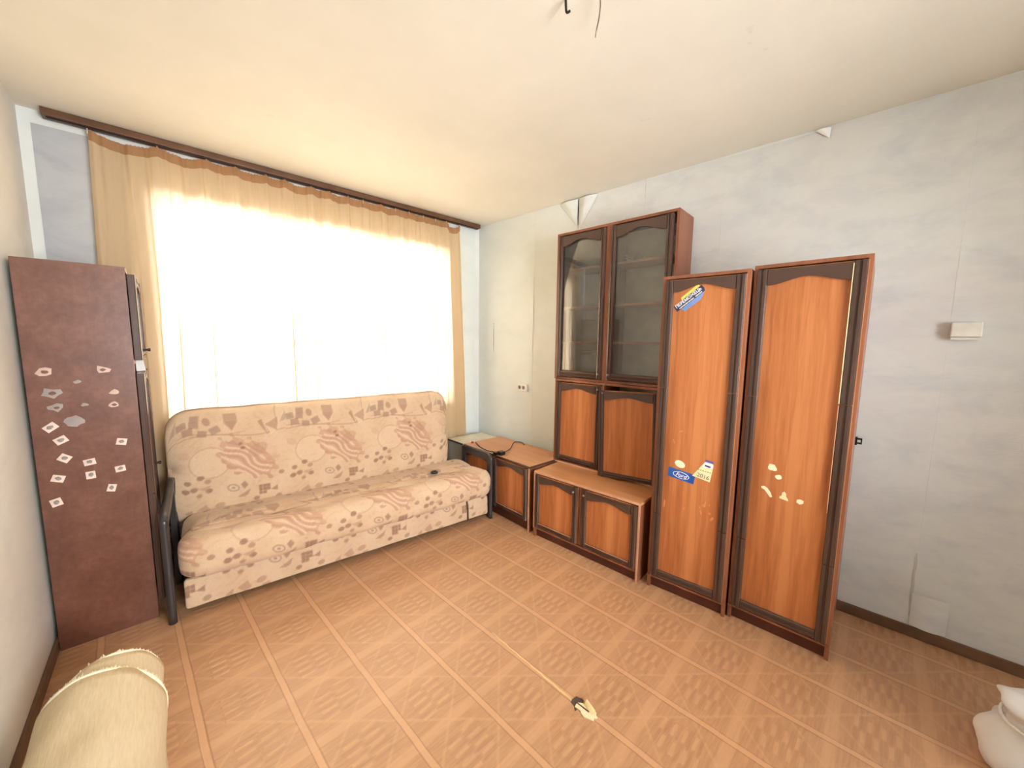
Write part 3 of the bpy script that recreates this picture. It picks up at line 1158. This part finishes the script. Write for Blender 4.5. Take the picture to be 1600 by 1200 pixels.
# stickers on the side panel facing the camera; world X -> local -Y, face at local x=0
def side_sticker(wx, wz, w_, h, a, m='stickerpaper', pic=True, shape=None, name='sticker'):
    loc_y = -(wx+.108)
    base = shape or rect(w_, h)
    pts = rot2(base, 0, 0, a)
    # world x offset = -local y offset
    o = prism(name, [(-px, pz) for px, pz in pts], 'x', -.0008, 0, M[m], lc, loc=(0, loc_y, wz))
    if pic:
        q = rot2(blob_poly(0, .001, w_*.27, h*.27, 10, .25, int(abs(wx*7919)+wz*101)), 0, 0, a)
        prism('print', [(-px, pz) for px, pz in q], 'x', -.0012, -.0008, M['greyprint'], o)
        q = rot2(blob_poly(0.003, -.003, w_*.13, h*.12, 8, .2, 3), 0, 0, a)
        prism('print', [(-px, pz) for px, pz in q], 'x', -.0016, -.0012, M['residue_grey'], o)
    return o


for wx, wz, w_, h, deg in ((-.380, 1.014, .040, .030, 38), (-.356, .954, .038, .030, 28), (-.352, .873, .036, .032, -38),
                           (-.377, .787, .038, .030, -22), (-.390, .683, .033, .034, 14), (-.281, .841, .037, .028, 8),
                           (-.282, .781, .030, .034, 2), (-.175, .917, .034, .030, -14), (-.188, .790, .034, .028, 6), (-.222, .706, .028, .034, -16)):
    side_sticker(wx, wz, w_, h, R(deg))


def ring_shape(r, hole, n=7, seed=1):
    outer = blob_poly(0, 0, r, r, n, .2, seed)
    return outer


for wx, wz, r, sd, m in ((-.378, 1.252, .022, 1, 'residue'), (-.211, 1.255, .020, 2, 'residue'), (-.291, 1.203, .010, 3, 'residue_grey'),
                         (-.366, 1.159, .026, 4, 'residue_grey'), (-.359, 1.097, .020, 5, 'residue_grey'), (-.276, 1.102, .010, 6, 'residue_grey'),
                         (-.183, 1.150, .014, 7, 'residue'), (-.187, 1.093, .018, 8, 'residue')):
    sh = blob_poly(0, 0, r*1.1, r*.8, 9, .3, sd+20)
    o = side_sticker(wx, wz, r, r, 0, m, False, sh, 'sticker_residue')
    if r > .017:
        q = blob_poly(.002, -.001, r*.5, r*.35, 8, .25, sd+40)
        prism('bare_patch', [(-a_, b_) for a_, b_ in q], 'x', -.0011, -.0008, M['panel_side'], o)
o = side_sticker(-.312, 1.032, .05, .04, 0, 'residue_grey', False, blob_poly(0, 0, .030, .024, 14, .14, 77), 'sticker_residue')
o['label'] = 'round grey torn sticker'


# ------------------------------------------------------------------ sofa
def paint(x, s, seed=0):
    """print colours of the fabric; x along the sofa (m), s across the cloth (m)"""
    base = np.array(srgb(220, 188, 154)[:3])
    pale = np.array(srgb(238, 212, 180)[:3])
    pink = np.array(srgb(206, 160, 134)[:3])
    dark = np.array(srgb(152, 110, 88)[:3])
    mid = np.array(srgb(188, 146, 120)[:3])
    grey = np.array(srgb(178, 152, 134)[:3])
    col = np.tile(base, (len(x), 1))

    def blend(mask, c, k=1.0):
        mk = np.clip(mask, 0, 1)[:, None]*k
        col[:] = col*(1-mk*.88)+c*mk*.88

    P = .50
    x = x*.93
    s = s*.92
    xx = np.mod(x+seed*.17, P)
    q = .62
    ss = np.mod(s, q)
    soft = .003

    def sd(d):
        return np.clip(-(d-.0022)/soft+.5, 0, 1)

    def ellm(cx, cy, rx, ry, a=0):
        dx, dy = xx-cx, ss-cy
        ca_, sa_ = math.cos(a), math.sin(a)
        u, v = dx*ca_+dy*sa_, -dx*sa_+dy*ca_
        return (np.sqrt((u/rx)**2+(v/ry)**2)-1)*min(rx, ry)

    def boxm(cx, cy, hx, hy, a=0):
        dx, dy = xx-cx, ss-cy
        ca_, sa_ = math.cos(a), math.sin(a)
        u, v = np.abs(dx*ca_+dy*sa_)-hx, np.abs(-dx*sa_+dy*ca_)-hy
        return np.maximum(u, v)

    def polym(pts):
        d = None
        n_ = len(pts)
        ar = sum(pts[i][0]*pts[(i+1) % n_][1]-pts[(i+1) % n_][0]*pts[i][1] for i in range(n_))
        sg = 1 if ar > 0 else -1
        for i in range(n_):
            ax, ay = pts[i]
            bx, by = pts[(i+1) % n_]
            L = math.hypot(bx-ax, by-ay)
            dd = sg*((by-ay)*(xx-ax)-(bx-ax)*(ss-ay))/L
            d = dd if d is None else np.maximum(d, dd)
        return d

    # soft mottling of the ground
    mt = np.sin(xx*61+3*np.sin(ss*37))*np.sin(ss*73+2*np.sin(xx*49))
    blend(np.clip((mt-.30)*1.6, 0, 1), mid, .22)
    mt = np.sin(xx*33+2*np.sin(ss*61)+1)*np.sin(ss*29+3*np.sin(xx*35))
    blend(np.clip((mt-.45)*1.8, 0, 1), pink, .35)
    # pale clouds
    blend(.5+.5*np.sin(xx*25+1.3*np.sin(ss*18)+2), pale, .35)
    # large pale disc and its rim
    blend(sd(ellm(.13, .30, .085, .08)), pale, .35)
    blend(sd(np.abs(ellm(.13, .30, .088, .083))-.0015), mid, .5)
    # big feathered swath with light slashes
    sw = sd(ellm(.30, .30, .15, .085, -.75)+.012*np.sin(xx*95+ss*60)+.008*np.sin(ss*140-xx*30))
    blend(sw, pink, .85)
    st = np.sin((xx*.65+ss*.76)*190+2.2*np.sin(xx*40)+1.5*np.sin(ss*55))
    blend(sw*sd(ellm(.29, .28, .13, .075, -.75))*np.clip((st-.45)*3, 0, 1), pale, .75)
    blend(sw*np.clip((-st-.45)*3, 0, 1), mid, .6)
    blend(sd(ellm(.35, .34, .05, .03, .6)), mid, .5)
    # thin drawn lines
    blend(sd(np.abs(ss-.44-.012*np.sin(xx*14))-.0013), mid, .8)
    blend(sd(np.abs(ss-.455-.008*np.sin(xx*17+1))-.001)*(xx < .3), mid, .6)
    blend(sd(np.abs(xx-.455-.01*np.sin(ss*20))-.0012)*(ss > .47), grey, .7)
    # upper squares, triangles and shell
    for cx_, cy_, h_, a_ in ((.02, .515, .019, .15), (.075, .545, .018, -.05), (.072, .512, .018, -.1), (.045, .478, .020, .1),
                             (.105, .462, .018, -.15), (.16, .475, .021, .4)):
        blend(sd(boxm(cx_, cy_, h_, h_*.85, a_)), dark, .62)
        blend(sd(boxm(cx_, cy_, h_*.62, h_*.5, a_)), grey, .5)
    blend(sd(polym([(.20, .56), (.255, .56), (.262, .52), (.235, .465), (.205, .505)])), dark, .55)
    blend(sd(polym([(.21, .515), (.262, .51), (.235, .465)])), mid, .8)
    blend(sd(polym([(.36, .50), (.40, .43), (.375, .51)])), dark, .65)
    blend(sd(polym([(.395, .48), (.455, .515), (.45, .445), (.41, .43)])), mid, .85)
    blend(sd(polym([(.40, .47), (.445, .44), (.42, .425)])), pale, .8)
    blend(sd(polym([(.47, .49), (.497, .545), (.495, .495)])), grey, .8)
    blend(sd(ellm(.125, .525, .014, .020, .3)), dark, .6)
    # dots
    for cx_, cy_, r_, k in ((.03, .20, .010, .8), (.055, .165, .011, .8), (.02, .155, .011, .9), (.085, .225, .011, .85), (.115, .20, .010, .6),
                            (.118, .15, .010, .9), (.075, .13, .008, .6), (.28, .36, .007, .9), (.27, .385, .006, .8), (.46, .19, .010, .7),
                            (.44, .05, .012, .6), (.33, .06, .010, .8)):
        blend(sd(ellm(cx_, cy_, r_*1.25, r_, .2)), dark, k)
    blend(sd(polym([(.08, .165), (.125, .175), (.11, .145)])), mid, .7)
    # leaf pair
    blend(sd(ellm(.225, .145, .026, .018, -.4)), dark, .75)
    blend(sd(np.abs(ellm(.225, .145, .016, .010, -.4))-.002), pale, .8)
    blend(sd(polym([(.262, .158), (.278, .172), (.292, .15), (.275, .132)])), dark, .75)
    blend(sd(polym([(.245, .09), (.30, .12), (.29, .095), (.27, .085)])), dark, .6)
    # chequered block with a pointer
    for i in range(3):
        for j in range(3):
            if (i, j) == (2, 0):
                continue
            blend(sd(boxm(.352+i*.019, .088+j*.019, .0068, .0068, .12)), dark, .9)
    blend(sd(polym([(.405, .10), (.435, .115), (.432, .09)])), dark, .8)
    # loose shapes
    blend(sd(ellm(.16, .06, .020, .014, .3)), mid, .8)
    blend(sd(polym([(.06, .05), (.10, .075), (.115, .04), (.09, .02)])), mid, .8)
    blend(sd(boxm(.18, .015, .014, .02, .1)), dark, .55)
    blend(sd(polym([(.01, .03), (.04, .05), (.035, .01)])), dark, .5)
    blend(sd(ellm(.42, .28, .03, .012, .2)), pink, .6)
    blend(sd(ellm(.02, .36, .03, .015, -.5)), pink, .5)
    return col


def cushion(name, prof, x0, x1, rend, parent, NXc=420, s0=0.0, seed=0, wrinkle=0.0, tuft=(), res=.0055, sdir=1, grooves=()):
    """closed soft body: profile loop in (y,z) swept along x with rounded ends"""
    pts = [Vector((p[0], p[1])) for p in prof]
    # resample the closed loop
    L = [0]
    for i in range(len(pts)):
        L.append(L[-1]+(pts[(i+1) % len(pts)]-pts[i]).length)
    tot = L[-1]
    NP = int(tot/res)
    loop = []
    k = 0
    for i in range(NP):
        d = tot*i/NP
        while L[k+1] < d:
            k += 1
        t = (d-L[k])/(L[k+1]-L[k])
        loop.append((pts[k].lerp(pts[(k+1) % len(pts)], t), d))
    cen = sum((p for p, _ in loop), Vector((0, 0)))/NP
    lp = np.array([[p.x, p.y] for p, _ in loop])
    ld = np.array([d for _, d in loop])
    c = np.array([cen.x, cen.y])
    zmax, zmin = lp[:, 1].max(), lp[:, 1].min()
    ymin = lp[:, 0].min()
    NXc = int((x1-x0)/res)
    V = []
    X = []
    S = []
    for i in range(NXc+1):
        x = x0+(x1-x0)*i/NXc
        e = min(x-x0, x1-x)
        if e < rend:
            q = 1-e/rend
            sh = math.sqrt(max(0, 1-q*q))
        else:
            sh = 1
        # shrink inward by absolute distance near the ends
        shrink = (1-sh)*rend
        v = lp-c
        r = np.linalg.norm(v, axis=1)[:, None]
        k_ = np.maximum(r-shrink, .004)/r
        P = c+v*k_
        if wrinkle:
            amp = wrinkle*sh
            wv_ = np.sin(x*17+ld*9+2*np.sin(x*5+ld*6))*.5+np.sin(x*31-ld*23+1.7*np.sin(x*11))*.25+np.sin(x*8+ld*31+2*np.sin(x*13))*.35
            P = P+(v/r)*(wv_*amp)[:, None]
        for (tx, td, tr, ta) in tuft:
            g = np.exp(-(((x-tx)/tr)**2+((ld-td)/(tr*.6))**2))
            P = P-(v/r)*(g*ta*sh)[:, None]
        if grooves:
            for (f0, f1, f2, f3, dep) in grooves:
                line = f0+f1*math.sin(x*f2+f3)+.010*math.sin(x*23+f3)
                g = np.exp(-((ld-line)/.009)**2)
                P = P-(v/r)*(g*dep*sh*max(0, .55+.6*math.sin(x*5.1+f3*2)))[:, None]
        V.append(np.column_stack([np.full(NP, x), P]))
        X.append(np.full(NP, x))
        S.append(ld)
    V = np.concatenate(V)
    X = np.concatenate(X)
    S = np.concatenate(S)
    faces = []
    for i in range(NXc):
        a0, b0 = i*NP, (i+1)*NP
        for j in range(NP):
            j2 = (j+1) % NP
            faces.append((a0+j, a0+j2, b0+j2, b0+j))
    faces.append(tuple(range(NP-1, -1, -1)))
    faces.append(tuple(NXc*NP+j for j in range(NP)))
    o = obj(name, V.tolist(), faces, M['sofa'], parent, smooth=True)
    col = paint(X, s0+sdir*S, seed)
    at = o.data.color_attributes.new('print', 'FLOAT_COLOR', 'POINT')
    at.data.foreach_set('color', np.column_stack([col, np.ones(len(col))]).ravel().astype(np.float32))
    return o


def rloop(corners, n=6):
    """rounded polygon: corners (y,z,r)"""
    out = []
    N = len(corners)
    for i in range(N):
        p = Vector(corners[i][:2])
        a = Vector(corners[i-1][:2])
        b = Vector(corners[(i+1) % N][:2])
        r = corners[i][2]
        da, db = (a-p).normalized(), (b-p).normalized()
        s, e = p+da*r, p+db*r
        for k in range(n+1):
            t = k/n
            out.append(tuple(s*(1-t)**2+p*2*t*(1-t)+e*t*t))
    return out


sofa = thing('sofa', 'beige click-clack sofa with brown leaf print and black arm, in front of the curtain', 'sofa', (-.02, 2.385, 0), R(-4.8))
# seat: starts at the underside front, goes round the nose and back over the top
seat_prof = rloop([(.03, .205, .035), (-.080, .215, .065), (-.088, .368, .040), (-.035, .416, .028), (.44, .392, .03), (.50, .24, .03)][::1])
cushion('seat_cushion', seat_prof, .0, 1.840, .10, sofa, seed=2, s0=-.03, wrinkle=.007,
        tuft=[(.42, .50, .07, .022), (.92, .48, .08, .022), (1.40, .50, .07, .020), (.20, .42, .06, .012), (1.15, .42, .06, .014), (.66, .43, .06, .014)],
        grooves=[(.50, .028, 6.3, 0, .012), (.60, .02, 5.1, 2, .009), (.435, .02, 7.7, 1, .008)])
back_prof = rloop([(.43, .30, .03), (.395, .42, .05), (.425, .86, .06), (.455, .985, .06), (.535, .985, .05), (.555, .85, .06), (.53, .30, .03)])
cushion('back_cushion', back_prof, -.052, 1.712, .12, sofa, seed=0, s0=-.07, wrinkle=.003,
        tuft=[(.42, .36, .10, .010), (.98, .36, .10, .010), (1.45, .36, .10, .010)])
val_prof = rloop([(.020, .038, .006), (.015, .12, .02), (.026, .190, .008), (.050, .190, .006), (.050, .038, .006)])
cushion('front_valance', val_prof, .012, 1.84, .01, sofa, seed=5, s0=.02, wrinkle=.0015)
# piping strap on the right part of the valance
tube('strap', [(1.655, .012, .038), (1.652, .011, .12), (1.648, .018, .192)], .006, M['cable'], sofa)
# under frame
box('under_frame', .03, 1.80, .06, .48, .10, .19, M['black'], sofa, .004)
box('storage_box', .05, 1.78, .08, .46, .03, .10, M['black'], sofa, .002)


# arm: flat plate with a rounded rim
def arm(x0, x1, zf, zr):
    outer = [(0, 0), (0, zf-.04), (.012, zf-.012), (.04, zf), (.38, zr), (.42, zr-.012), (.43, zr-.04), (.43, 0)]
    inner = [(.385, 0), (.385, zr-.07), (.37, zr-.052), (.06, zf-.052), (.045, zf-.075), (.045, 0)]
    a_ = prism('armrest', outer+inner, 'x', x0+.005, x1-.005, M['armblack'], sofa)
    rim = [(.004, .0), (.002, .30), (.002, zf-.05), (.012, zf-.016), (.045, zf-.001), (.20, zf*.6+zr*.4), (.38, zr-.001), (.418, zr-.014), (.428, zr-.05), (.428, 0)]
    tube('armrest_rim', smooth_path([((x0+x1)/2, y_, z_) for y_, z_ in rim], 5), (x1-x0)/2, M['armblack'], a_, seg=10)
    return a_


arm(-.055, -.020, .545, .605)
arm(1.842, 1.872, .515, .50)

# small black cap lying on the seat
cp_ = thing('black_cap', 'small round black cap lying on the right part of the sofa seat', 'cap', (1.432, 2.412, .4135))
tube('ring', [(0.021*math.cos(a), .021*math.sin(a), .007) for a in [2*math.pi*i/20 for i in range(20)]], .0075, M['black'], cp_, seg=8, closed=True)
tube('disc', [(0, 0, .002), (0, 0, .007)], .019, M['darkmetal'], cp_, seg=16)

# ------------------------------------------------------------------ rolled rug
rug = thing('rolled_rug', 'rolled-up cream rug with frayed edges lying by the left wall in the foreground', 'rug', (-.228, 1.0, .0))


def shell(name, r0, r1, y0, yfn, cx, cz, parent, a0=0, a1=2*math.pi, th=.012):
    N, K = 64, 40
    rr = random.Random(3)
    vs, fs = [], []
    for k in range(K+1):
        for i in range(N+1):
            a = a0+(a1-a0)*i/N
            r = r0+(r1-r0)*i/N
            ye = yfn(a)
            y = y0+(ye-y0)*k/K
            rr_ = r+.0025*math.sin(y*23+a*3)+.002*math.sin(a*7+y*9)
            vs.append((cx+rr_*math.cos(a), y, cz+rr_*math.sin(a)))
    for k in range(K):
        for i in range(N):
            q = k*(N+1)+i
            fs.append((q, q+1, q+N+2, q+N+1))
    o = obj(name, vs, fs, M['rug'], parent, smooth=True)
    md = o.modifiers.new('thick', 'SOLIDIFY')
    md.thickness = th
    md.offset = -1
    return o


def y_out(a):
    return .735+.02*math.sin(a)-.05*math.cos(a)


def y_in(a):
    return .85+.02*math.sin(a)+.01*math.cos(a)


shell('outer_layer', .142, .142, -.9, y_out, 0, .146, rug)
shell('inner_layer', .124, .118, -.3, y_in, .008, .140, rug)
shell('core_layer', .09, .07, -.2, lambda a: .83, .004, .130, rug)


def fringe(name, rad, yfn, cx, cz, parent, n_, seed):
    rr = random.Random(seed)
    bm = bmesh.new()
    for i in range(n_):
        a = 2*math.pi*i/n_+rr.uniform(-.01, .01)
        c = Vector((cx+rad*math.cos(a), yfn(a), cz+rad*math.sin(a)))
        rad_d = Vector((math.cos(a), 0, math.sin(a)))
        tan = Vector((-math.sin(a), 0, math.cos(a)))
        ln = rr.uniform(.008, .020)
        tip = c+Vector((0, ln, 0))+rad_d*rr.uniform(-.003, .007)+tan*rr.uniform(-.006, .006)
        ww = .0045
        v = [bm.verts.new(c+tan*ww+rad_d*.003), bm.verts.new(c-tan*ww+rad_d*.003), bm.verts.new(c-rad_d*.006), bm.verts.new(tip)]
        bm.faces.new((v[0], v[1], v[3]))
        bm.faces.new((v[1], v[2], v[3]))
        bm.faces.new((v[2], v[0], v[3]))
    o = bm_obj(name, bm, M['fringe'], parent)
    o['kind'] = 'stuff'
    tube('edge_binding', [(cx+rad*math.cos(a), yfn(a), cz+rad*math.sin(a)) for a in [2*math.pi*i/60 for i in range(60)]], .0065, M['fringe'], parent, seg=6, closed=True)
    return o


fringe('fringe', .151, y_out, 0, .146, rug, 230, 1)
fringe('fringe', .130, y_in, .008, .140, rug, 150, 2)

# ------------------------------------------------------------------ white cloth bag at the right
bag = thing('cloth_bag', 'white cloth bag standing on the floor at the lower right edge', 'bag', (2.03, -.40, 0))
NB, KB = 48, 30
prof = [(.0, 0), (.13, .0), (.165, .03), (.175, .08), (.160, .115), (.130, .145), (.108, .165), (.106, .19), (.118, .212), (.126, .228), (.11, .240), (.07, .243), (0, .24)]
pp = smooth_path([(a_, 0, b_) for a_, b_ in prof], 4)
vs, fs = [], []
for k, p_ in enumerate(pp):
    for i in range(NB):
        a = 2*math.pi*i/NB
        r = p_.x*(1+.07*math.sin(a*3+p_.z*14)+.04*math.sin(a*7-p_.z*30)+.02*math.sin(a*13+p_.z*40))
        vs.append((r*math.cos(a), r*math.sin(a), max(0, p_.z+.008*math.sin(a*5)*(p_.z > .20))))
for k in range(len(pp)-1):
    for i in range(NB):
        fs.append((k*NB+i, k*NB+(i+1) % NB, (k+1)*NB+(i+1) % NB, (k+1)*NB+i))
obj('body', vs, fs, M['bag'], bag, smooth=True)
tube('tie', [(.122*math.cos(a), .122*math.sin(a), .172+.004*math.sin(3*a)) for a in [2*math.pi*i/30 for i in range(30)]], .005, M['paper'], bag, seg=6, closed=True)

# ------------------------------------------------------------------ wall fittings
sw_ = thing('wall_box', 'small white plastic box on the right wall beside the wardrobe', 'switch', at_wall(3.167, .004, 1.44), RZW)
box('housing', -.045, .045, -.03, 0, .004, .068, M['white'], sw_, .005)
box('lower_lip', -.043, .041, -.022, 0, -.008, .003, M['white'], sw_, .002)
ot = thing('power_outlet', 'white double wall socket above the corner cabinet', 'outlet', at_wall(.608, .004, .955), RZW)
box('plate', -.055, .055, -.022, 0, 0, .066, M['white'], ot, .006)
for sx in (-.024, .024):
    tube('socket', [(sx-.004, -.0225, .033), (sx-.004, -.0245, .033)], .017, M['residue_grey'], ot, seg=16)
    box('contact_slot', sx-.006, sx-.002, -.0255, -.0245, .022, .044, M['darkmetal'], ot, 0)
